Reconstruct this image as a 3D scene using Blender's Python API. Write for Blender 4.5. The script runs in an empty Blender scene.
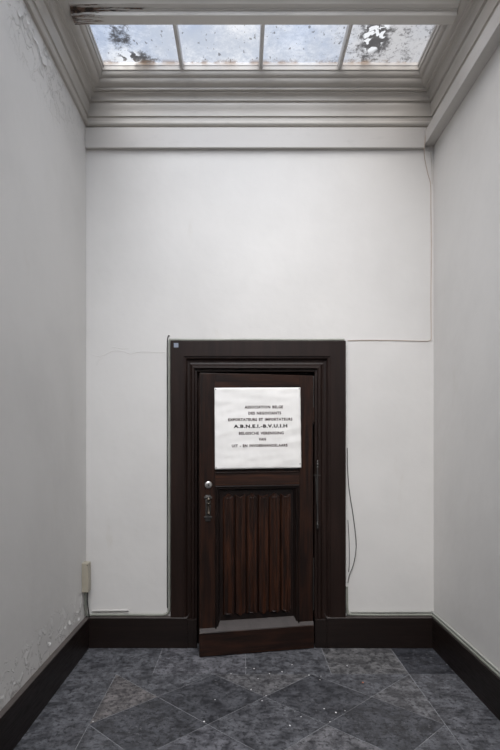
import bpy, bmesh, math, random
from mathutils import Vector, Matrix
C = bpy.context.scene
COL = C.collection
rnd = random.Random(7)

# ------------------------------------------------------------------ camera
F = 520.0; HX = 242.5; HY = 442.8; EYE = 1.43
cd = bpy.data.cameras.new('camera'); cam = bpy.data.objects.new('camera', cd); COL.objects.link(cam)
cam.location = (0, 0, EYE); cam.rotation_euler = (math.pi / 2, 0, 0)
cd.sensor_fit = 'VERTICAL'; cd.sensor_height = 36.0; cd.lens = F / 750 * 36.0
cd.shift_x = (250 - HX) / 750; cd.shift_y = (HY - 375) / 750
cd.clip_start = 0.02; cd.clip_end = 100
C.camera = cam

# ------------------------------------------------------------------ node helper
class NT:
    def __init__(s, tree): s.t = tree; s.n = tree.nodes; s.l = tree.links
    def new(s, typ, **kw):
        nd = s.n.new(typ)
        for k, v in kw.items(): setattr(nd, k, v)
        return nd
    def set(s, sock, v):
        if v is None: return
        if hasattr(v, 'is_output') or isinstance(v, bpy.types.NodeSocket): s.l.new(v, sock)
        else: sock.default_value = v
    def math(s, op, a, b=None, c=None, clamp=False):
        nd = s.new('ShaderNodeMath', operation=op, use_clamp=clamp)
        s.set(nd.inputs[0], a); s.set(nd.inputs[1], b); s.set(nd.inputs[2], c)
        return nd.outputs[0]
    def noise(s, vec, scale, detail=4, rough=.55, dist=0):
        nd = s.new('ShaderNodeTexNoise'); s.set(nd.inputs['Vector'], vec)
        nd.inputs['Scale'].default_value = scale; nd.inputs['Detail'].default_value = detail
        nd.inputs['Roughness'].default_value = rough; nd.inputs['Distortion'].default_value = dist
        return nd.outputs['Fac']
    def ramp(s, f, lo, hi, a=0., b=1.):
        nd = s.new('ShaderNodeMapRange'); nd.interpolation_type = 'SMOOTHSTEP'
        s.set(nd.inputs[0], f)
        for i, v in zip((1, 2, 3, 4), (lo, hi, a, b)): nd.inputs[i].default_value = v
        return nd.outputs[0]
    def mix(s, f, a, b, mode='MIX'):
        nd = s.new('ShaderNodeMix', data_type='RGBA', blend_type=mode)
        s.set(nd.inputs[0], f)
        for k, v in ((6, a), (7, b)):
            if isinstance(v, tuple) and len(v) == 3: v = (*v, 1)
            s.set(nd.inputs[k], v)
        return nd.outputs[2]
    def scaled(s, vec, sc):
        nd = s.new('ShaderNodeVectorMath', operation='MULTIPLY'); s.set(nd.inputs[0], vec); nd.inputs[1].default_value = sc
        return nd.outputs[0]
    def xyz(s, vec):
        nd = s.new('ShaderNodeSeparateXYZ'); s.set(nd.inputs[0], vec); return nd.outputs
    def pos(s): return s.new('ShaderNodeNewGeometry').outputs['Position']
    def obj(s): return s.new('ShaderNodeTexCoord').outputs['Object']

# ------------------------------------------------------------------ sky (overcast, brighter high up behind the viewer)
SKY = 1.0
W = bpy.data.worlds.new('overcast_sky'); C.world = W; W.use_nodes = True
W.node_tree.nodes.clear(); w = NT(W.node_tree)
gen = w.new('ShaderNodeTexCoord').outputs['Generated']
dt = w.new('ShaderNodeVectorMath', operation='DOT_PRODUCT'); w.l.new(gen, dt.inputs[0]); dt.inputs[1].default_value = (-0.10, -0.62, 0.78)
lobe = w.ramp(dt.outputs['Value'], 0.68, 1.0, 0.0, 1.0)
cl = w.ramp(w.noise(gen, 5.5, 5, .55), .40, .60)
colr = w.mix(cl, (.72, .80, .95), (.94, .96, 1.0))
colr = w.mix(lobe, colr, (1.0, .98, .962))
stg = w.math('ADD', 1.3, w.math('MULTIPLY', lobe, 11.2))
bg = w.new('ShaderNodeBackground'); w.l.new(colr, bg.inputs[0]); w.l.new(w.math('MULTIPLY', stg, SKY), bg.inputs[1])
wo = w.new('ShaderNodeOutputWorld'); w.l.new(bg.outputs[0], wo.inputs[0])
W.cycles.sampling_method = 'MANUAL'; W.cycles.sample_map_resolution = 512

def portal(x0, x1, y0, y1, z):
    L = bpy.data.lights.new('skylight_portal', 'AREA'); L.shape = 'RECTANGLE'; L.size = x1 - x0; L.size_y = y1 - y0
    L.cycles.is_portal = True
    o = bpy.data.objects.new('skylight_portal', L); COL.objects.link(o); o.location = ((x0 + x1) / 2, (y0 + y1) / 2, z)

C.view_settings.view_transform = 'Standard'; C.view_settings.look = 'None'
C.view_settings.gamma = 1; C.view_settings.use_curve_mapping = False
C.view_settings.exposure = -0.07
C.cycles.max_bounces = 10; C.cycles.diffuse_bounces = 7; C.cycles.transparent_max_bounces = 12
C.cycles.use_denoising = True

# ------------------------------------------------------------------ materials
def mat(name):
    m = bpy.data.materials.new(name); m.use_nodes = True; m.node_tree.nodes.clear()
    n = NT(m.node_tree); b = n.new('ShaderNodeBsdfPrincipled'); o = n.new('ShaderNodeOutputMaterial')
    n.l.new(b.outputs[0], o.inputs[0]); return m, n, b
def bump(n, b, h, strength=.3, dist=.01):
    bp = n.new('ShaderNodeBump'); n.set(bp.inputs['Strength'], strength); bp.inputs['Distance'].default_value = dist
    n.set(bp.inputs['Height'], h); n.l.new(bp.outputs[0], b.inputs['Normal']); return bp

def plaster(name, base, peel=None):
    m, n, b = mat(name); p = n.pos(); X, Y, Z = n.xyz(p)
    big = n.noise(p, 1.3, 4, .6); mid = n.noise(p, 9, 5, .6)
    c = n.mix(n.ramp(big, .35, .7), base, tuple(v * .93 for v in base))
    stain = n.ramp(n.noise(n.scaled(p, (1, 1, .35)), 5, 6, .65), .62, .80)
    c = n.mix(n.math('MULTIPLY', stain, .35), c, (base[0] * .80, base[1] * .76, base[2] * .68))
    h = n.math('ADD', n.math('MULTIPLY', big, 1.0), n.math('MULTIPLY', mid, .12))
    fine = n.noise(p, 60, 3, .5)
    h = n.math('ADD', h, n.math('MULTIPLY', fine, .02))
    if peel == 'left':
        lo = n.math('MULTIPLY', n.ramp(Z, .24, .46, 1, 0), n.ramp(Y, 1.6, 2.2))
        hi = n.math('MULTIPLY', n.ramp(Z, 3.25, 3.60), n.math('MULTIPLY', n.ramp(Y, 2.3, 2.6), n.ramp(Y, 3.0, 3.5, 1, .25)))
        mask = n.math('MAXIMUM', lo, hi)
        fl = n.ramp(n.noise(p, 13, 4, .6, .8), .50, .56)
        fl2 = n.math('MULTIPLY', fl, mask)
        h = n.math('ADD', h, n.math('MULTIPLY', fl2, 1.3))
        edge = n.math('MULTIPLY', n.math('MULTIPLY', n.ramp(n.noise(p, 13, 4, .6, .8), .50, .53), n.ramp(n.noise(p, 13, 4, .6, .8), .53, .57, 1, 0)), mask)
        c = n.mix(n.math('MULTIPLY', edge, .28), c, (.22, .20, .18))
    n.l.new(c, b.inputs['Base Color']); b.inputs['Roughness'].default_value = .62
    b.inputs['Specular IOR Level'].default_value = .35
    bump(n, b, h, .5, .02); return m

WHITE = (.64, .620, .592)
M_wall = plaster('aged_white_plaster', WHITE)
M_wall_left = plaster('peeling_white_plaster', WHITE, 'left')
M_ceil = plaster('ceiling_paint', (.70, .68, .65))

def paint(name, base, rough=.4, dirt=.3):
    m, n, b = mat(name); p = n.pos()
    d = n.ramp(n.noise(n.scaled(p, (1, 1, 3)), 7, 6, .65), .55, .8)
    c = n.mix(n.math('MULTIPLY', d, dirt), base, tuple(v * .55 for v in base))
    n.l.new(c, b.inputs['Base Color']); b.inputs['Roughness'].default_value = rough
    bump(n, b, n.noise(p, 14, 4, .6), .15, .004); return m
M_trim = paint('yellowed_gloss_paint', (.46, .432, .395), .38)
M_board = paint('white_board_paint', (.49, .47, .445), .42, .25)

def wood(name, dark, light, rough, axis=(14, 14, .9), fac=1.0, spec=.5):
    m, n, b = mat(name); p = n.obj()
    g = n.noise(n.scaled(p, axis), 3.0, 6, .62, .4); g2 = n.noise(n.scaled(p, tuple(a * 3 for a in axis)), 5, 4, .6)
    c = n.mix(n.ramp(g, .35, .68), dark, light)
    c = n.mix(n.math('MULTIPLY', n.ramp(g2, .5, .75), .4), c, tuple(v * .4 for v in dark))
    blot = n.ramp(n.noise(p, 2.4, 3, .5), .35, .7); c = n.mix(n.math('MULTIPLY', blot, .5), c, dark)
    n.l.new(c, b.inputs['Base Color']); b.inputs['Roughness'].default_value = rough
    b.inputs['Specular IOR Level'].default_value = spec
    n.set(b.inputs['Roughness'], n.ramp(g2, .3, .8, rough - .06, rough + .12))
    bump(n, b, g2, .12, .003); return m
M_case = wood('casing_brown_paint', (.0125, .0066, .005), (.021, .0112, .0085), .42, (10, 10, .6), spec=.22)
M_base = wood('baseboard_brown_paint', (.0095, .006, .005), (.015, .0095, .0078), .40, (.6, .6, 10), spec=.25)
M_door = wood('door_oak_vertical', (.008, .004, .003), (.036, .0135, .007), .40, spec=.25)
M_rail = wood('door_oak_horizontal', (.008, .004, .003), (.036, .0135, .007), .40, (.9, .9, 14), spec=.25)
M_dkoak = wood('darkened_oak', (.006, .0035, .003), (.016, .0075, .005), .42, spec=.25)
M_lockrail = wood('lock_rail_oak', (.014, .006, .004), (.060, .021, .0095), .36, (.9, .9, 14), spec=.35)
M_fold = wood('linenfold_oak', (.010, .0045, .003), (.052, .0175, .008), .38, spec=.28)

def simple(name, colr, rough=.5, metal=0., ns=30, amt=.25, spec=.5):
    m, n, b = mat(name); p = n.obj()
    c = n.mix(n.math('MULTIPLY', n.ramp(n.noise(p, ns, 4, .6), .4, .7), amt), colr, tuple(v * .5 for v in colr))
    n.l.new(c, b.inputs['Base Color']); b.inputs['Roughness'].default_value = rough; b.inputs['Metallic'].default_value = metal
    b.inputs['Specular IOR Level'].default_value = spec; return m
M_dust_glint = simple('dust_and_glint', (.062, .053, .05), .8, ns=12, amt=.4)  # dust on the door weathering; painted glint on the chamfer stops
M_nickel = simple('nickel', (.72, .70, .68), .28, 1.)
M_iron = simple('dark_iron', (.09, .085, .08), .42, .8)
M_brass = simple('worn_brass', (.12, .10, .08), .38, 1.)
M_paper = simple('sign_sheet', (.84, .82, .785), .55, ns=6, amt=.05)
M_ink = simple('dark_red_lettering', (.035, .006, .005), .6)
M_ink2 = simple('black_lettering', (.015, .008, .008), .6)
M_cable = simple('grey_green_cable', (.27, .275, .235), .5, ns=8, amt=.4)
M_darkcable = simple('dark_cable', (.035, .035, .032), .5)
M_palecable = simple('pale_grey_cable', (.36, .36, .33), .5, ns=8, amt=.3)
M_pinkwire = simple('brownish_wire', (.46, .36, .29), .6)
M_palewire = simple('pale_wire', (.50, .46, .40), .6)
M_box = simple('beige_plastic', (.37, .335, .265), .45, ns=6, amt=.15)
M_crumb = simple('plaster_crumb', (.75, .74, .72), .9)
M_brick = simple('brick_crumb', (.45, .16, .09), .9)
M_sticker = simple('blue_grey_sticker', (.20, .22, .27), .5)
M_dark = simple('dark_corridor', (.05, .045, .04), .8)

# peeling rail paint: bare dark wood streaks at the left end
m, n, b = mat('peeling_rail_paint'); p = n.pos(); X, Y, Z = n.xyz(p)
st = n.noise(n.scaled(p, (2.2, 30, 30)), 4, 6, .65, .3)
lm = n.math('MULTIPLY', n.ramp(X, -.99, -.60, .27, -.04), n.ramp(Z, 3.880, 3.905, 1, .1))
lm2 = n.math('MULTIPLY', n.ramp(X, -.6, -.25, .20, -.05), n.math('MULTIPLY', n.ramp(Z, 3.878, 3.884), n.ramp(Z, 3.892, 3.898, 1, 0)))
mk = n.ramp(n.math('ADD', st, n.math('ADD', lm, lm2)), .72, .80)
c = n.mix(mk, (.58, .555, .52), n.mix(n.ramp(n.noise(p, 40, 3), .4, .6), (.035, .02, .013), (.19, .12, .085)))
n.l.new(c, b.inputs['Base Color']); b.inputs['Roughness'].default_value = .5
bump(n, b, n.math('SUBTRACT', 1, mk), .6, .004); M_railpaint = m

# grimy wired skylight glass
def glass_mat(name, dim):
    m = bpy.data.materials.new(name); m.use_nodes = True; m.node_tree.nodes.clear(); n = NT(m.node_tree)
    p = n.pos(); X, Y, Z = n.xyz(p)
    def blob(cx, cy, rx, ry):
        a = n.math('DIVIDE', n.math('SUBTRACT', X, cx), rx); c_ = n.math('DIVIDE', n.math('SUBTRACT', Y, cy), ry)
        d = n.math('SQRT', n.math('ADD', n.math('MULTIPLY', a, a), n.math('MULTIPLY', c_, c_)))
        return n.ramp(d, .15, 1.0, 1, 0)
    bl = n.math('MAXIMUM', blob(-.70, 3.50, .22, .20), n.math('MULTIPLY', blob(-.77, 3.25, .13, .40), .75))
    bl = n.math('MAXIMUM', bl, blob(.84, 3.28, .21, .36))
    bl = n.math('MAXIMUM', bl, n.math('MULTIPLY', n.ramp(X, .35, .66), .42))
    sp = n.noise(p, 34, 6, .72); md = n.noise(p, 8, 5, .6)
    mould = n.ramp(n.math('ADD', n.math('MULTIPLY', bl, .30), n.math('ADD', n.math('MULTIPLY', sp, .6), n.math('MULTIPLY', md, .4))), .62, .80)
    specks = n.ramp(n.noise(n.scaled(p, (1, .5, 1)), 46, 2, .5), .67, .71)
    mould = n.math('MAXIMUM', mould, n.math('MULTIPLY', specks, .7))
    edge = n.math('MULTIPLY', n.ramp(Y, 3.45, 3.50), n.ramp(n.noise(p, 14, 4, .6), .42, .6))
    film = n.ramp(n.math('ADD', n.math('MULTIPLY', n.noise(p, 3.2, 5, .6), .6), n.math('MULTIPLY', n.noise(p, 28, 6, .75), .4)), .38, .60)
    warm = n.ramp(X, .40, .95)
    clean = n.mix(film, (.97, .98, 1.0), (.66, .70, .77))
    clean = n.mix(warm, clean, (.66, .645, .64))
    tc = n.mix(mould, clean, (.12, .115, .115))
    tc = n.mix(n.math('MULTIPLY', edge, .7), tc, (.34, .22, .13))
    wb = n.math('MAXIMUM', blob(.83, 3.22, .12, .30), n.math('MULTIPLY', blob(-.76, 3.44, .15, .14), .8))
    wh = n.math('MULTIPLY', n.ramp(n.noise(p, 19, 2, .5, .5), .50, .54), n.ramp(wb, .25, .6))
    tc = n.mix(wh, tc, (1, 1, 1))
    tc = n.mix(1.0, tc, (dim, dim, dim), 'MULTIPLY')
    t = n.new('ShaderNodeBsdfTransparent'); n.l.new(tc, t.inputs[0])
    g = n.new('ShaderNodeBsdfGlossy'); g.inputs['Roughness'].default_value = .25; g.inputs[0].default_value = (.8, .8, .8, 1)
    ms = n.new('ShaderNodeMixShader'); ms.inputs[0].default_value = .05
    n.l.new(t.outputs[0], ms.inputs[1]); n.l.new(g.outputs[0], ms.inputs[2])
    o = n.new('ShaderNodeOutputMaterial'); n.l.new(ms.outputs[0], o.inputs[0]); return m
M_glass = glass_mat('grimy_skylight_glass', .80)
M_glass_clear = glass_mat('cleaner_skylight_glass', 1.0)

# bluestone floor: own colour per slab, mottling, dust
m, n, b = mat('worn_bluestone'); p = n.pos()
at = n.new('ShaderNodeAttribute', attribute_name='slab'); 
c = at.outputs['Color']
mo = n.noise(p, 11, 8, .74, .3); fi = n.noise(p, 38, 6, .7)
c = n.mix(n.ramp(mo, .36, .64), n.mix(1.0, c, (.52, .52, .54), 'MULTIPLY'), n.mix(1.0, c, (1.8, 1.8, 1.8), 'MULTIPLY'))
c = n.mix(n.math('MULTIPLY', n.ramp(fi, .48, .62), .75), c, (.014, .014, .016))
du = n.math('MULTIPLY', n.ramp(n.noise(p, 42, 6, .8), .53, .66), n.ramp(n.noise(p, 2.1, 3, .5), .40, .65))
c = n.mix(n.math('MULTIPLY', du, .55), c, (.22, .22, .23))
scr = n.ramp(n.noise(n.scaled(p, (2, 22, 1)), 5, 4, .6, .5), .66, .72)
c = n.mix(n.math('MULTIPLY', scr, .18), c, (.2, .2, .21))
n.l.new(c, b.inputs['Base Color']); n.set(b.inputs['Roughness'], n.ramp(mo, .3, .7, .42, .68))
b.inputs['Specular IOR Level'].default_value = .4
bump(n, b, n.math('ADD', mo, n.math('MULTIPLY', fi, .25)), .35, .006); M_slab = m
M_grout = simple('pale_grout', (.21, .21, .22), .9, ns=16, amt=1.0)

# ------------------------------------------------------------------ mesh helpers
def link(name, bm, material, parent=None, smooth=False, loc=None):
    bmesh.ops.recalc_face_normals(bm, faces=bm.faces)
    me = bpy.data.meshes.new(name); bm.to_mesh(me); bm.free()
    for mm in (material if isinstance(material, (list, tuple)) else [material]): me.materials.append(mm)
    if smooth:
        for f in me.polygons: f.use_smooth = True
        if hasattr(me, 'set_sharp_from_angle'): me.set_sharp_from_angle(angle=math.radians(38))
    o = bpy.data.objects.new(name, me); COL.objects.link(o)
    if parent is not None: o.parent = parent
    if loc is not None: o.location = loc
    return o
def struct(name, bm, material, parent=None, smooth=False):
    o = link(name, bm, material, parent, smooth)
    if parent is None: o['kind'] = 'structure'
    return o
def tag(o, label, cat=None, group=None):
    o['label'] = label
    if cat: o['category'] = cat
    if group: o['group'] = group
    return o
def box(bm, x0, x1, y0, y1, z0, z1, bev=0.0, mi=0):
    vs = [bm.verts.new((x, y, z)) for x in (x0, x1) for y in (y0, y1) for z in (z0, z1)]
    fs = [bm.faces.new([vs[i] for i in q]) for q in ((0,1,3,2),(4,6,7,5),(0,4,5,1),(2,3,7,6),(0,2,6,4),(1,5,7,3))]
    for f in fs: f.material_index = mi
    bmesh.ops.recalc_face_normals(bm, faces=fs)
    if bev:
        es = list({e for f in fs for e in f.edges})
        r = bmesh.ops.bevel(bm, geom=es, offset=bev, segments=2, affect='EDGES', profile=.5)
        for f in r['faces']: f.material_index = mi
    return fs
def nb(): return bmesh.new()
def boxo(*a, **k):
    bm = nb(); box(bm, *a, **k); return bm
def smoothpath(pts, k=6):
    pts = [Vector(p) for p in pts]; out = []
    for i in range(len(pts) - 1):
        p0 = pts[max(i-1, 0)]; p1 = pts[i]; p2 = pts[i+1]; p3 = pts[min(i+2, len(pts)-1)]
        for j in range(k):
            t = j / k
            out.append(.5*((2*p1)+(-p0+p2)*t+(2*p0-5*p1+4*p2-p3)*t*t+(-p0+3*p1-3*p2+p3)*t**3))
    out.append(pts[-1]); return out
def tube(bm, pts, r, seg=8):
    pts = [Vector(p) for p in pts]; rings = []; up = None
    for i, p in enumerate(pts):
        t = (pts[min(i+1, len(pts)-1)] - pts[max(i-1, 0)]).normalized()
        if up is None:
            up = Vector((0, 1, 0)) if abs(t.y) < .9 else Vector((1, 0, 0))
        a = (up - t * up.dot(t)).normalized(); bb = t.cross(a); up = a
        rr = r[i] if isinstance(r, (list, tuple)) else r
        rings.append([bm.verts.new(p + a * rr * math.cos(2*math.pi*k/seg) + bb * rr * math.sin(2*math.pi*k/seg)) for k in range(seg)])
    for A, B in zip(rings, rings[1:]):
        for k in range(seg): bm.faces.new((A[k], A[(k+1) % seg], B[(k+1) % seg], B[k]))
    bm.faces.new(rings[0][::-1]); bm.faces.new(rings[-1])
def lathe(bm, prof, origin, axis, seg=20):
    """prof: (radius, distance along axis)"""
    axis = Vector(axis).normalized(); a = axis.orthogonal().normalized(); c_ = axis.cross(a); o = Vector(origin); rings = []
    for r, h in prof:
        rings.append([bm.verts.new(o + axis*h + a*max(r, 1e-4)*math.cos(2*math.pi*k/seg) + c_*max(r, 1e-4)*math.sin(2*math.pi*k/seg)) for k in range(seg)])
    for A, B in zip(rings, rings[1:]):
        for k in range(seg): bm.faces.new((A[k], A[(k+1) % seg], B[(k+1) % seg], B[k]))
    bm.faces.new(rings[0][::-1]); bm.faces.new(rings[-1])
def P(px, py, Y): return Vector(((px - HX) * Y / F, Y, EYE + (HY - py) * Y / F))

# ------------------------------------------------------------------ dimensions
XL, XR, YB, YF = -1.10, 1.345, 3.66, -2.75
CX0, CX1, CZ = -.318, .506, 1.929          # clear door opening
BT = .213                                   # baseboard height
BY = 3.62                                   # baseboard face
GZ = 3.984
RT = GZ + .004

# ------------------------------------------------------------------ room shell
T = .15
bm = nb()
for a in ((XL - T, CX0 - .02, 0, RT), (CX1 + .02, XR + T, 0, RT), (CX0 - .02, CX1 + .02, CZ + .02, RT)):
    box(bm, a[0], a[1], YB, YB + T, a[2], a[3])
wall_back = struct('wall_back', bm, M_wall)
wall_left = struct('wall_left', boxo(XL - T, XL, YF, YB, 0, RT), M_wall_left)
wall_right = struct('wall_right', boxo(XR, XR + T, YF, YB, 0, RT), M_wall)
struct('wall_front', boxo(XL - T, XR + T, YF - T, YF, 0, RT), M_wall)
# the dark passage behind the door
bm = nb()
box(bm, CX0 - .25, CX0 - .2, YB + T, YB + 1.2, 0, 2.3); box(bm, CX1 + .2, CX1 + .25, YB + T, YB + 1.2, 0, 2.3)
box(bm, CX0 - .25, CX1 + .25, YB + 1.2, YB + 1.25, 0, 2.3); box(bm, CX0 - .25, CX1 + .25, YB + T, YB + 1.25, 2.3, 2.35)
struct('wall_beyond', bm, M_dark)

# floor: slabs
bm = nb(); slabcol = bm.loops.layers.float_color.new('slab')
def clip(poly, nx, ny, d):
    out = []
    for i in range(len(poly)):
        a, b_ = poly[i], poly[(i+1) % len(poly)]
        da = a[0]*nx + a[1]*ny - d; db = b_[0]*nx + b_[1]*ny - d
        if da <= 0: out.append(a)
        if (da < 0 < db) or (db < 0 < da):
            t = da / (da - db); out.append((a[0]+(b_[0]-a[0])*t, a[1]+(b_[1]-a[1])*t))
    return out
def area(p): return .5 * sum(p[i][0]*p[(i+1) % len(p)][1] - p[(i+1) % len(p)][0]*p[i][1] for i in range(len(p)))
def inset(poly, g):
    if area(poly) < 0: poly = poly[::-1]
    out = list(poly)
    for i in range(len(poly)):
        a, b_ = poly[i], poly[(i+1) % len(poly)]; dx, dy = b_[0]-a[0], b_[1]-a[1]; L = math.hypot(dx, dy)
        if L < 1e-6: continue
        nx, ny = dy/L, -dx/L
        out = clip(out, nx, ny, a[0]*nx + a[1]*ny - g)
        if len(out) < 3: return []
    res = []
    for q in out:
        if not res or math.hypot(q[0]-res[-1][0], q[1]-res[-1][1]) > 1e-4: res.append(q)
    return res
def slab(poly, tone=None, g=.0022):
    poly = inset(poly, g)
    if len(poly) < 3: return
    v = rnd.uniform(.056, .095); w_ = rnd.uniform(0, 1)
    colr = tone or (v * (1.0 + .03*w_), v, v * (1.10 - .08*w_))
    z = rnd.uniform(-.0006, .0003)
    top = [bm.verts.new((x, y, z)) for x, y in poly]; bot = [bm.verts.new((x, y, -.012)) for x, y in poly]
    fs = [bm.faces.new(top)] + [bm.faces.new((top[i], top[(i+1) % len(top)], bot[(i+1) % len(bot)], bot[i])) for i in range(len(top))]
    for f in fs:
        for l in f.loops: l[slabcol] = (*colr, 1)
IX0, IX1, IY1 = -.78, 1.03, 3.216
sx, sy = .6033, .575
lite = (.098, .090, .088); dk = (.046, .047, .052); md = (.070, .071, .077)
tones = {(0, 0): lite, (0, 1): md, (1, 0): dk}
for i in range(-1, 10):
    for j in range(-2, 22):
        if (i + j) % 2 == 0: continue
        cx = IX0 + i * sx / 2; cy = IY1 - j * sy / 2
        pl = [(cx - sx/2, cy), (cx, cy - sy/2), (cx + sx/2, cy), (cx, cy + sy/2)]
        pl = clip(pl, -1, 0, -IX0)
        pl = clip(pl, 1, 0, IX1) if len(pl) > 2 else []
        pl = clip(pl, 0, 1, IY1) if len(pl) > 2 else []
        pl = clip(pl, 0, -1, -YF) if len(pl) > 2 else []
        if len(pl) < 3 or abs(area(pl)) < 1e-4: continue
        tone = {(0, 1): lite, (1, 0): md, (2, 1): dk, (1, 2): dk, (0, 3): md, (3, 2): md, (4, 1): dk, (5, 2): dk, (3, 0): (.084, .082, .084), (5, 0): md, (6, 1): (.088, .087, .09), (6, 3): md}.get((i, j))
        slab(pl, tone)
EX = .04
bx = [XL - .0, -.556, .02, .55, IX1, XR]
bt = [md, None, md, (.088, .086, .086), (.026, .027, .032)]
for k in range(len(bx) - 1):
    slab([(bx[k], IY1), (bx[k+1], IY1), (bx[k+1], YB), (bx[k], YB)], bt[k])
y = IY1; k = 0
while y > YF:
    y2 = max(y - rnd.uniform(.85, 1.3), YF)
    slab([(XL, y2), (IX0, y2), (IX0, y), (XL, y)], md if k == 0 else None)
    y = y2; k += 1
y = IY1
while y > YF:
    y2 = max(y - rnd.uniform(.9, 1.4), YF)
    slab([(IX1, y2), (XR, y2), (XR, y), (IX1, y)], md)
    y = y2
for fs in [box(bm, XL - T, XR + T, YF - T, YB + 1.3, -.10, -.0011, mi=1)]: pass
struct('floor', bm, [M_slab, M_grout])

# cornice sweep around the room
prof = [(-.01, 3.64), (0, 3.652), (.016, 3.653), (.022, 3.659), (.0245, 3.668), (.022, 3.677), (.014, 3.683), (.013, 3.70), (.015, 3.712),
        (.024, 3.716), (.024, 3.724), (.025, 3.745), (.029, 3.765), (.036, 3.782), (.036, 3.792), (.030, 3.796), (.030, 3.806), (.044, 3.811), (.046, 3.828),
        (.056, 3.842), (.070, 3.848), (.070, 3.856), (.088, 3.858), (.090, 3.872), (.106, 3.876), (.118, 3.884), (.126, 3.898), (.128, 3.910),
        (.137, 3.912), (.144, 3.917), (.150, 3.928), (.152, 3.940), (.160, 3.942), (.162, 3.966), (.162, RT - .001), (-.01, RT - .001)]
def sweep_rect(bm, prof, x0, x1, y0, y1):
    rings = []
    for d, z in prof:
        rings.append([bm.verts.new(q) for q in ((x0+d, y0+d, z), (x1-d, y0+d, z), (x1-d, y1-d, z), (x0+d, y1-d, z))])
    m_ = len(rings)
    for i in range(m_):
        A, B = rings[i], rings[(i+1) % m_]
        for k in range(4): bm.faces.new((A[k], A[(k+1) % 4], B[(k+1) % 4], B[k]))
bm = nb(); sweep_rect(bm, prof, XL, XR, YF, YB)
struct('trim_1', bm, M_trim, smooth=True)
YS = -2.4
GX0, GX1, GY0, GY1 = XL + .153, XR - .153, YF + .153, YB - .153
# roof slab round the skylights
bm = nb()
box(bm, XL - T, GX0, YF - T, YB + T, RT - .001, RT); box(bm, GX1, XR + T, YF - T, YB + T, RT - .001, RT)
box(bm, GX0, GX1, GY1, YB + T, RT - .001, RT); box(bm, GX0, GX1, YF - T, YS, RT - .001, RT)
struct('ceiling', bm, M_ceil)
# plaster ceiling strip behind the viewer, between the end wall and the skylight
struct('ceiling.001', boxo(XL + .1, XR - .1, YF + .1, YS, 3.93, RT - .002), M_ceil)

# dividing rail below the glass with its near moulding
bm = nb()
pr = [(3.025, 3.862), (3.028, 3.868), (3.028, RT), (2.80, RT), (2.80, 3.985), (2.812, 3.985), (2.815, 3.968), (2.836, 3.964), (2.852, 3.950), (2.862, 3.932),
      (2.880, 3.930), (2.884, 3.915), (2.906, 3.909), (2.918, 3.895), (2.944, 3.893), (2.948, 3.886), (2.956, 3.884), (2.958, 3.866), (2.961, 3.862)]
A = [bm.verts.new((XL + .125, y, z)) for y, z in pr]; B = [bm.verts.new((XR - .125, y, z)) for y, z in pr]
bm.faces.new(A); bm.faces.new(B[::-1])
for i in range(len(pr)): bm.faces.new((A[i], A[(i+1) % len(pr)], B[(i+1) % len(pr)], B[i]))
struct('trim_2', bm, M_railpaint)

# skylight windows
def skylight(name, x0, x1, y0, y1, n_panes):
    root = bpy.data.objects.new(name, None); COL.objects.link(root); root.location = (0, 0, 0); root['kind'] = 'structure'
    bm = nb()
    fw = .009
    box(bm, x0, x1, y1 - fw, y1, 3.966, RT - .001, .002); box(bm, x0, x1, y0, y0 + fw, 3.966, RT - .001, .002)
    box(bm, x0, x0 + fw, y0 + fw, y1 - fw, 3.966, RT - .001, .002); box(bm, x1 - fw, x1, y0 + fw, y1 - fw, 3.966, RT - .001, .002)
    link('window_frame', bm, M_board, root)
    bw = (x1 - x0) / n_panes
    for k in range(n_panes):
        a, c_ = x0 + k * bw, x0 + (k + 1) * bw
        if k:
            bm = nb(); pq = [(-.014, RT - .001), (-.014, 3.966), (-.010, 3.945), (0, 3.938), (.010, 3.945), (.014, 3.966), (.014, RT - .001)]
            A = [bm.verts.new((a + u, y0 + .012, z)) for u, z in pq]; B = [bm.verts.new((a + u, y1 - .012, z)) for u, z in pq]
            bm.faces.new(A); bm.faces.new(B[::-1])
            for i in range(len(pq)): bm.faces.new((A[i], A[(i+1) % len(pq)], B[(i+1) % len(pq)], B[i]))
            link('glazing_bar', bm, M_board, root)
        l = a + (.007 if k == 0 else .0125); r_ = c_ - (.007 if k == n_panes - 1 else .0125)
        bm = nb(); bm.faces.new([bm.verts.new(q) for q in ((l, y0+.007, GZ), (r_, y0+.007, GZ), (r_, y1-.007, GZ), (l, y1-.007, GZ))])
        link('glass_pane', bm, M_glass if name == 'window_1' else M_glass_clear, root)
    return root
skylight('window_1', GX0 + .005, GX1 - .005, 3.028, GY1 - .003, 4)
skylight('window_2', GX0 + .005, GX1 - .005, YS, 2.80, 4)
portal(GX0, GX1, 3.03, GY1, GZ + .02); portal(GX0, GX1, YS, 2.80, GZ + .02)

# flat board under the cornice at the back, boxed rail along the right wall
struct('trim_3', boxo(XL, XR - .069, 3.632, YB, 3.492, 3.634, .003), M_board)
struct('trim_4', boxo(XR - .069, XR, YF, YB, 3.515, 3.612, .003), M_board)

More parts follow.
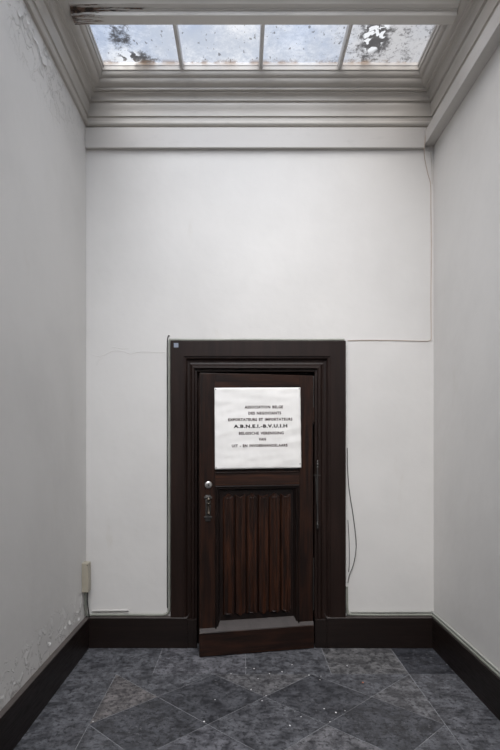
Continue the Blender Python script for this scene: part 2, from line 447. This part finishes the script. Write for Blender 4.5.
# baseboards
def base_prof(d): return [(0, 0), (d, 0), (d, BT - .008), (d - .003, BT - .002), (d - .010, BT), (0, BT)]
def prism(bm, pts, axis, a, b_):
    f = (lambda u, v, t: (t, u, v)) if axis == 'x' else (lambda u, v, t: (u, t, v))
    A = [bm.verts.new(f(u, v, a)) for u, v in pts]; B = [bm.verts.new(f(u, v, b_)) for u, v in pts]
    bm.faces.new(A); bm.faces.new(B[::-1])
    for i in range(len(pts)): bm.faces.new((A[i], A[(i+1) % len(pts)], B[(i+1) % len(pts)], B[i]))
def ledge(bm):      # paler top faces: settled dust, with reflected sheen painted into the tone
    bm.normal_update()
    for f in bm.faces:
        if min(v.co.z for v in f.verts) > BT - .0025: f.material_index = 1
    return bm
M_ledge = simple('dusty_sheen_ledge', (.075, .062, .056), .6, ns=14, amt=.5)  # dust tone lightened to carry the sheen of the top edge
BLX, BRX = -1.068, 1.322
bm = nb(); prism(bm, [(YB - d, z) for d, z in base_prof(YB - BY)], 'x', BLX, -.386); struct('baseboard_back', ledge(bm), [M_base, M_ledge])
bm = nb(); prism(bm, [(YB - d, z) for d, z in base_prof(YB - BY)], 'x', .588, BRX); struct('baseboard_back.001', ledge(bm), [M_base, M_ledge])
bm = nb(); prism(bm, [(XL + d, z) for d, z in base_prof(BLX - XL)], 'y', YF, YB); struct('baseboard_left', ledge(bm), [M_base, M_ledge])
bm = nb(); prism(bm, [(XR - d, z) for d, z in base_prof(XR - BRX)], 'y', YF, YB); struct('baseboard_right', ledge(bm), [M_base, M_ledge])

# ------------------------------------------------------------------ door casing (trim_5)
cas = [(0, YB), (0, 3.633), (.004, 3.626), (.094, 3.626), (.096, 3.629), (.096, 3.634), (.103, 3.634), (.109, 3.638), (.112, 3.648), (.118, 3.653),
       (.130, 3.655), (.140, 3.652), (.148, 3.644), (.151, 3.638), (.164, 3.637), (.168, 3.641), (.169, 3.656), (.183, 3.657), (.1855, 3.660), (.1855, YB + T), (.165, YB + T), (.165, 3.70), (0, 3.70)]
cas = cas[:-4] + [(.1855, 3.78), (.165, 3.78), (.165, YB)]
bm = nb(); ZB = 0.0
OL, OR_, OT = -.503, .722, 2.1435
kl = (CX0 - OL) / .1855; kr = (OR_ - CX1) / .1855; kt = (OT - CZ) / .1855
rings = []
for a, y in cas:
    zb = BT if a < .118 else .198
    rings.append([bm.verts.new(q) for q in ((OL + a*kl, y, zb), (OL + a*kl, y, OT - a*kt), (OR_ - a*kr, y, OT - a*kt), (OR_ - a*kr, y, zb))])
for i in range(len(rings)):
    A, B = rings[i], rings[(i+1) % len(rings)]
    for k in range(3): bm.faces.new((A[k], A[k+1], B[k+1], B[k]))
casing = struct('trim_5', bm, M_case)
casing['label'] = 'dark brown moulded wooden casing around the door'
for x0, x1 in ((-.386, CX0), (CX1, .588)):
    bm = boxo(x0, x1, BY + .002, 3.78, 0, .198, .003); link('plinth_block', bm, M_base, casing)
# stop rebate behind the leaf
bm = nb(); box(bm, CX0, CX0 + .028, 3.712, 3.76, 0, CZ, .002); box(bm, CX1 - .04, CX1, 3.712, 3.76, 0, CZ, .002); box(bm, CX0 + .028, CX1 - .04, 3.712, 3.76, CZ - .03, CZ, .002)
link('door_stop', bm, M_case, casing)
o = link('sticker', boxo(-.479, -.447, 3.6252, 3.626, 2.095, 2.126), M_sticker, casing); tag(o, 'small blue grey square sticker')
# small stop chamfers where casing meets baseboard, their glint painted as a paler colour
for x in (-.386, .588):
    s = 1 if x > 0 else -1
    bm = nb(); tube(bm, [(x + .0*s, 3.624, BT - .002), (x - .018*s, 3.620, BT + .030)], [.0035, .0015], 6)
    link('chamfer_stop', bm, M_dust_glint, casing)

# ------------------------------------------------------------------ door leaf (local: u along width from free edge, y into the room = negative, z up)
ang = math.atan2(.153, .780)
door = bpy.data.objects.new('door_1', None); COL.objects.link(door); door['kind'] = 'structure'
door['label'] = 'dark oak door standing ajar with linenfold panel'
door.location = (-.2877, 3.479, 0); door.rotation_euler = (0, 0, ang)
LW, LH, Z0, TH = .795, 1.899, .010, .040
# local y: 0 = face towards the room, positive = away
def part(name, bm, m_, smooth=False, parent=None): return link(name, bm, m_, parent or door, smooth)
P0, P1 = .105, .697                    # panel opening
RZ0, RZ1 = 1.140, 1.236                # lock rail
part('stile', boxo(0, P0, 0, TH, Z0, LH, .0025), M_door)
part('stile', boxo(P1, LW, 0, TH, Z0, LH, .0025), M_door)
part('top_rail', boxo(P0, P1, 0, TH, 1.80, LH, .0015), M_rail)
part('lock_rail', boxo(P0, P1, 0.0, TH, RZ0, RZ1 - .012, .003), M_lockrail)
part('upper_panel', boxo(P0, P1, .014, .030, RZ1 - .012, 1.80), M_door)
# kickboard, proud, and its dusty sloping weathering
bm = nb(); prism(bm, [(-.020, Z0 - .004), (-.020, .160), (-.016, .165), (.0, .165), (.0, Z0 - .004)], 'x', -.002, LW); part('kickboard', bm, M_rail)
bm = nb(); prism(bm, [(-.0165, .1652), (-.0005, .186), (-.0005, .1652)], 'x', .0, LW); 
prism(bm, [(-.0005, .1652), (-.0005, .186), (.022, .222), (.030, .222), (.030, .1652)], 'x', P0 + .001, P1 - .001); part('weathering', bm, M_dust_glint)
# panel mouldings (two steps) around lower panel
def mould(bm, x0, x1, z0, z1, pr):
    rings = []
    for d, y in pr: rings.append([bm.verts.new(q) for q in ((x0+d, y, z0 + d*.2), (x0+d, y, z1-d), (x1-d, y, z1-d), (x1-d, y, z0 + d*.2))])
    for i in range(len(rings)):
        A, B = rings[i], rings[(i+1) % len(rings)]
        for k in range(3): bm.faces.new((A[k], A[k+1], B[k+1], B[k]))
    bm.faces.new([r[0] for r in rings]); bm.faces.new([r[3] for r in rings][::-1])
bm = nb(); mould(bm, P0, P1, .175, RZ0 - .001, [(0, .03), (0, -.003), (.004, -.007), (.009, -.006), (.012, .001), (.017, .003), (.022, .002), (.026, .008), (.030, .016), (.034, .017), (.036, .03)])
part('panel_moulding', bm, M_dkoak, True)
# upper aperture edge moulding under the sheet
bm = nb(); box(bm, P0, P1, -.006, .008, RZ1 - .014, RZ1 - .003, .002); part('rail_bead', bm, M_rail)
# linenfold panel
bm = nb()
L0, L1 = P0 + .037, P1 - .037; NF = 6
field = boxo(L0, L1, .024, .034, .20, RZ0 - .036); part('panel_board', field, M_dkoak)
f0, f1 = L0 + .018, L1 - .018; fwid = (f1 - f0) / NF; zt, zb = 1.055, .275
N = 12
for k in range(NF):
    a = f0 + k * fwid; cols = []
    for i in range(N + 1):
        t = i / N; u = a + t * fwid * .94 + fwid * .03
        s = abs(2*t - 1)                          # 0 at the middle, 1 at the edge
        dep = (.009 - .013*(1-s)**.6 + .006*math.sin(math.pi*min(1, s*1.2))) if s < .86 else .022 
        up = .030 * (1 - s) if k % 2 == 0 else .022 * s
        ztk = zt + up; zbk = zb - .022 * (1 - s) if k % 2 else zb - .016 * s
        cols.append([(u, .026, zbk - .004), (u, dep, zbk + .004), (u, dep, (zbk + ztk)/2), (u, dep, ztk - .004), (u, .026, ztk + .004)])
    vs = [[bm.verts.new(q) for q in c_] for c_ in cols]
    for A, B in zip(vs, vs[1:]):
        for i in range(4): bm.faces.new((A[i], B[i], B[i+1], A[i+1]))
part('linenfold_panel', bm, M_fold, True)
# carved curls at the ends of the folds
for k in (0, 2, 4, 5):
    for z, sg in ((zt - .012, 1), (zb + .006, -1)):
        bm = nb(); u = f0 + (k + .5) * fwid
        tube(bm, smoothpath([(u - .026, .010, z), (u - .012, .0035, z + .012*sg), (u + .006, .001, z + .010*sg), (u + .022, .006, z + .026*sg)], 4), [.0015] + [.004]*11 + [.0015], 6)
        part('carved_curl', bm, M_door, True)

# lock cylinder and handle
def uof(px, py, off=0.0):
    r = (px - HX) / F; u = (.2877 + 3.479*r) / (.981 - .1925*r); Y = 3.479 + .1925*u
    return u, EYE + (HY - py) * Y / F
u, z = uof(208.4, 484.8)
bm = nb(); lathe(bm, [(.024, 0), (.025, .003), (.024, .006), (.019, .010), (.015, .0112)], (u, 0, z), (0, -1, 0), 28)
lk = part('lock_cylinder', bm, M_nickel, True)
bm = nb(); lathe(bm, [(.006, 0), (.006, .001), (.005, .0015)], (u, -.0110, z), (0, -1, 0), 16); box(bm, u - .001, u + .001, -.0145, -.013, z - .006, z + .006)
link('keyhole', bm, M_iron, lk, True)
u, z = uof(208.0, 499); 
handle = part('handle_plate', nb(), M_iron)
bm = nb()
box(bm, u - .018, u + .018, -.004, 0, z - .150, z + .028, .003); box(bm, u - .027, u + .027, -.006, 0, z + .002, z + .016, .002); box(bm, u - .027, u + .027, -.006, 0, z - .130, z - .116, .002)
bpy.data.objects.remove(handle); handle = part('handle_plate', bm, M_iron, True)
tag(handle, 'dark iron back plate')
bm = nb(); lathe(bm, [(.008, 0), (.008, .02), (.013, .026), (.014, .034), (.010, .042), (.004, .045)], (u, -.004, z), (0, -1, 0), 18); link('handle_knob', bm, M_brass, handle, True)
bm = nb(); lathe(bm, [(.006, 0), (.016, .004), (.017, .009), (.010, .014), (.007, .024), (.008, .045), (.0095, .062), (.012, .074), (.008, .080), (.003, .085)], (u, -.026, z - .020), (0, -.12, -1), 16); link('drop_grip', bm, M_brass, handle, True)
bm = nb(); lathe(bm, [(.006, 0), (.006, .014)], (u, -.030, z - .006), (0, 0, -1), 10); link('grip_hinge', bm, M_iron, handle, True)
# hinge with long finial pin on the right jamb, upper hinge block
def hinge(z0, z1, x, y, finial):
    h = link('hinge', nb(), M_iron, casing); bpy.data.objects.remove(h)
    bm = nb(); tube(bm, [(x, y, z0), (x, y, z1)], .005, 10)
    if finial:
        for z, s in ((z1, 1), (z0, -1)):
            lathe(bm, [(.005, 0), (.009, .004), (.006, .010), (.009, .018), (.010, .026), (.006, .034), (.008, .042), (.003, .054)], (x, y, z), (0, 0, s), 12)
        box(bm, x - .030, x + .024, y + .004, y + .012, z1 - .055, z1 - .049)
        tube(bm, [(x - .012, y - .003, z1 - .06), (x - .007, y - .004, z0 + .12)], [.004, .002], 8)
    return link('hinge', bm, M_iron, casing, True)
hinge(.88, 1.255, .524, 3.632, True)
hinge(1.56, 1.90, .499, 3.660, False); hinge(.25, .62, .499, 3.660, False)
link('hinge_block', boxo(.489, .503, 3.636, 3.672, 1.575, 1.68, .002), M_fold, casing)

# ------------------------------------------------------------------ notice on the door
def usheet(px, py):
    return uof(px, py)
sg = bpy.data.objects.new('notice', None); COL.objects.link(sg)
sg.location = door.location; sg.rotation_euler = door.rotation_euler
tag(sg, 'creased off-white notice sheet with dark lettering, pinned on the dark wooden door', 'sign')
(ua, za), (ub, zb2), (uc, zc), (ud, zd) = uof(214.3, 388.0), uof(299.9, 387.6), uof(300.9, 467.8), uof(214.8, 469.3)
SY = -.0100
def crease(s, t):
    from mathutils import noise as N
    e = max(0, 1 - 5*min(s, 1-s, t, 1-t))
    return 1.4*(.0022*N.noise(Vector((s*3.1, t*4.2, 1.7))) + .0020*N.noise(Vector((s*5 + t*4, t*13 - s*3, 4.1))) + .0010*N.noise(Vector((s*19, t*15, 7.3))) + .0016*e*N.noise(Vector((s*9, t*9, 2.2))))
def sheet(s, t):   # s 0..1 left-right, t 0..1 bottom-top
    x = (ud*(1-s) + uc*s)*(1-t) + (ua*(1-s) + ub*s)*t
    z = (zd*(1-s) + zc*s)*(1-t) + (za*(1-s) + zb2*s)*t
    return Vector((x, SY - crease(s, t), z))
bm = nb(); NS = 48
g = [[bm.verts.new(sheet(i/NS, j/NS)) for j in range(NS+1)] for i in range(NS+1)]
for i in range(NS):
    for j in range(NS): bm.faces.new((g[i][j], g[i+1][j], g[i+1][j+1], g[i][j+1]))
so = link('sheet', bm, M_paper, sg, True)
md_ = so.modifiers.new('thickness', 'SOLIDIFY'); md_.thickness = .0012; md_.offset = -1 
lines = [('ASSOCIATION BELGE', 178, 380, 143, 15, 0), ('DES NEGOCIANTS', 197, 370, 175, 15, 0), ('EXPORTATEURS ET IMPORTATEURS', 92, 430, 208, 15, 0),
         ('A.B.N.E.I.-B.V.U.I.H', 120, 402, 243, 18, 1), ('BELGISCHE VERENIGING', 147, 382, 280, 15, 0), ('VAN', 250, 288, 312, 15, 0), ('UIT - EN INVOERHANDELAARS', 110, 402, 345, 15, 0)]
for txt, xa, xb, yc, hh, bold in lines:
    cu = bpy.data.curves.new('lettering', 'FONT'); cu.body = txt; cu.resolution_u = 2; cu.offset = .034 if not bold else .045; cu.space_word = 1.4; cu.space_character = 1.12
    to = bpy.data.objects.new('tmp', cu); COL.objects.link(to); bpy.context.view_layer.update()
    me = bpy.data.meshes.new_from_object(to.evaluated_get(bpy.context.evaluated_depsgraph_get()))
    xs = [v.co.x for v in me.vertices]; ys = [v.co.y for v in me.vertices]; x0, x1, y0, y1 = min(xs), max(xs), min(ys), max(ys)
    for v in me.vertices:
        s = ((xa + (v.co.x - x0)/(x1-x0)*(xb-xa)) - 23.5) / 452.0
        yy = yc + hh/2 - (v.co.y - y0)/(y1-y0)*hh
        t = 1 - (yy - 41) / 425.0
        q = sheet(s, t); v.co = q + Vector((0, -.0014, 0))
    me.materials.append(M_ink2 if bold else M_ink); bpy.data.objects.remove(to)
    lo = bpy.data.objects.new('lettering', me); COL.objects.link(lo); lo.parent = sg
for s, t in ((.012, .985), (.985, .985), (.985, .05), (.012, .02)):
    q = sheet(s, t); bm = nb(); lathe(bm, [(.0035, -.006), (.0035, .002), (.002, .0035)], q, (0, -1, 0), 10); link('pin', bm, M_iron, sg, True)

# ------------------------------------------------------------------ electrics
junction = tag(link('cable_cover_box', boxo(XL, -1.056, 3.556, 3.622, .405, .606, .004), M_box, None),
    'beige plastic box mounted on the left wall in the corner above the baseboard', 'cable box')
link('screw', (lambda b_: (lathe(b_, [(.003, 0), (.003, .0015)], (-1.062, 3.5565, .592), (0, -1, 0), 10), b_)[1])(nb()), M_iron, junction, True)
def wire(name, pts, r, m_, label, cat='cable', k=6, seg=8, group=None):
    bm = nb(); tube(bm, smoothpath(pts, k) if k > 1 else pts, r, seg)
    return tag(link(name, bm, m_, None, True), label, cat, group)
wz = BT + .010
cy = YB - .010
bm = nb()
wire('cable', [(-1.085, 3.585, .403), (-1.088, 3.60, .33), (-1.088, 3.615, .26), (-1.082, 3.63, .226), (-1.062, 3.645, wz + .002), (-1.02, cy, wz), (-.80, cy, wz), (-.60, cy, wz - .001), (-.555, cy, wz + .001), (-.530, cy, wz + .009), (-.517, cy, wz + .030), (-.5135, cy, .30),
      (-.514, cy, .6), (-.5125, cy, .9), (-.5145, cy, 1.2), (-.513, cy, 1.5), (-.5145, cy, 1.8), (-.513, cy, 2.05), (-.5125, cy, 2.135), (-.508, cy, 2.152), (-.49, cy, 2.153), (-.25, cy, 2.152), (.10, cy, 2.1535), (.45, cy, 2.152), (.68, cy, 2.153), (.715, cy, 2.153)],
      .0085, M_cable, 'grey-green cable from the corner box along the left baseboard and around the door casing')
wire('cable', [(-1.070, 3.59, .403), (-1.074, 3.60, .33), (-1.070, 3.618, .25), (-1.066, 3.622, .222)], .0045, M_darkcable,
     'thin dark cable dropping from the beige corner box to the baseboard')
wire('cable', [(-.5285, YB - .005, .27), (-.5290, YB - .004, .60), (-.5285, YB - .005, 1.0), (-.529, YB - .004, 1.4), (-.5285, YB - .005, 1.8), (-.5290, YB - .005, 2.10), (-.524, YB - .005, 2.175), (-.512, YB - .006, 2.182)], .0035, M_darkcable,
     'thin dark wire running up the wall beside the left side of the door casing')
wire('cable_trunking', [(-1.055, YB - .007, wz + .026), (-.80, YB - .007, wz + .030)], .007, M_board,
     'short white cable trunking lying above the grey-green cable on the left baseboard', 'cable trunking', k=1)
wire('cable', [(.7325, cy, .42), (.733, cy, .30), (.738, cy, .245), (.758, cy, wz + .004), (.90, cy, wz), (1.15, cy, wz), (1.30, cy, wz + .001), (1.325, 3.642, wz + .001), (XR - .012, 3.61, wz), (XR - .012, 3.2, wz), (XR - .012, 2.4, wz + .001), (XR - .012, 1.4, wz), (XR - .012, .3, wz), (XR - .012, YF + .02, wz)],
     .009, M_cable, 'grey-green cable on top of the right baseboard, turning the corner along the right wall')
Yw = YB - .004
wire('cable', [(.764, cy, wz + .0200), (.775, cy, wz + .0195), (.90, cy, wz + .019), (1.15, cy, wz + .020), (1.30, cy, wz + .0195), (1.325, 3.642, wz + .0195), (XR - .010, 3.61, wz + .019), (XR - .010, 2.6, wz + .0195), (XR - .010, 1.4, wz + .019), (XR - .010, YF + .02, wz + .019)],
     .007, M_palecable, 'thinner pale grey cable lying on top of the grey-green one along the right baseboard')
wire('wire', [P(347.3, 448, Yw), P(347.7, 470, Yw), P(349.5, 492, Yw - .004), P(353.5, 518, Yw - .008), P(356.2, 545, Yw - .01), P(353.8, 563, Yw - .008), P(349.5, 575, Yw - .004), P(347.9, 583, Yw)],
     .0027, M_darkcable, 'thin dark wire bowing out in a loop from the right side of the door casing', 'wire')
wire('wire', [P(347.9, 520, Yw), P(349.1, 540, Yw), P(349.4, 560, Yw), P(348.6, 572, Yw)], .0022, M_darkcable,
     'short thin wire inside the loop, hugging the right side of the door casing', 'wire')
Yt = YB - .003
wire('wire', [P(347.8, 340.6, Yt), P(365, 340.2, Yt), P(395, 340.4, Yt), P(420, 341.0, Yt), P(428.5, 340.9, Yt), P(431.0, 339, Yt), P(431.2, 333, Yt), P(430.9, 300, Yt), P(431.3, 250, Yt), P(430.9, 210, Yt), P(430.6, 185, Yt), P(428.0, 174, Yt - .002), P(425.0, 160, Yt - .006), P(424.2, 150, 3.628), P(425.5, 136, 3.6275), P(426.4, 128.5, 3.6275)],
     .0022, M_pinkwire, 'brownish wire across the back wall right of the door and up the right corner', 'wire')
wire('wire', [P(432.2, 184, Yt - .006), P(432.0, 172, Yt - .006), P(431.4, 160, Yt - .006), P(430.6, 152, 3.62)], .002, M_palewire,
     'short pale wire branching off under the boxed rail in the upper right corner', 'wire')

# ------------------------------------------------------------------ plaster cracks and flakes, attached to the walls
for pts in ([(92, 354), (97, 356), (104, 355), (110, 352), (117, 350.5), (124, 351.5), (131, 354), (138, 352), (148, 351.6), (158, 352.6), (166, 352)],
            [(112, 347), (117, 347.6), (123, 348.6), (129, 348)], [(96, 366), (99, 360), (104, 357)]):
    bm = nb(); tube(bm, smoothpath([P(a, b_, YB + .0005) for a, b_ in pts], 4), .0026, 6)
    link('plaster_crack', bm, M_wall, wall_back, True)
def flake(y, z, s, tilt):
    bm = nb(); n_ = 7; c0 = bm.verts.new((XL + .001, y, z))
    ring = []
    for k in range(n_):
        a = 2*math.pi*k/n_; r = s * rnd.uniform(.6, 1.15)
        ring.append(bm.verts.new((XL + .001 + max(0, math.cos(a + tilt)) * s * .45, y + math.cos(a)*r, z + math.sin(a)*r)))
    for k in range(n_): bm.faces.new((c0, ring[k], ring[(k+1) % n_]))
    o = link('paint_flake', bm, M_wall, wall_left); mo_ = o.modifiers.new('t', 'SOLIDIFY'); mo_.thickness = .001
for k in range(12):
    flake(2.50 + k*.04 + rnd.uniform(-.02, .02), 3.60 - rnd.uniform(.01, .09), rnd.uniform(.014, .032), rnd.uniform(-1, 1))
for k in range(14):
    y_ = rnd.uniform(2.35, 3.5); flake(y_, BT + rnd.uniform(.02, .13), rnd.uniform(.007, .016), rnd.uniform(-1.5, 1.5))

# ------------------------------------------------------------------ crumbs on the floor
def crumb_bm(r, seed):
    bm = nb(); bmesh.ops.create_icosphere(bm, subdivisions=1, radius=r); q = random.Random(seed)
    for v in bm.verts: v.co *= q.uniform(.7, 1.15); v.co.z *= .6
    lo = min(v.co.z for v in bm.verts)
    for v in bm.verts: v.co.z -= lo
    return bm
crumbs = [(254, 669), (269.5, 674), (276, 687), (292, 665), (309, 675.5), (321, 676.5), (320, 680), (324, 709), (290, 726), (266, 696), (301, 717), (347, 666), (246, 668), (251, 690), (262, 701), (336, 713), (345, 711), (330, 722), (231, 674), (215, 700), (204, 722), (93, 722), (282, 672), (258, 679)]
proto = None
for k, (a, b_) in enumerate(crumbs):
    Y = F * EYE / (b_ - HY); loc = ((a - HX) * Y / F, Y, .0002)
    if proto is None: proto = link('plaster_crumb', crumb_bm(.0045, 3), M_crumb); o = proto
    else: o = proto.copy(); COL.objects.link(o)
    o.location = loc; o.rotation_euler = (0, 0, rnd.uniform(0, 6)); s = rnd.uniform(.6, 1.25); o.scale = (s, s, s)
    tag(o, 'small white plaster crumb lying on the dark stone floor', 'crumb', 'white plaster crumbs on the stone floor')
Y = F * EYE / (683.2 - HY); o = link('brick_crumb', crumb_bm(.007, 9), M_brick, loc=((363 - HX) * Y / F, Y, .0002))
tag(o, 'orange-red brick crumb lying on the floor in front of the right baseboard', 'crumb')
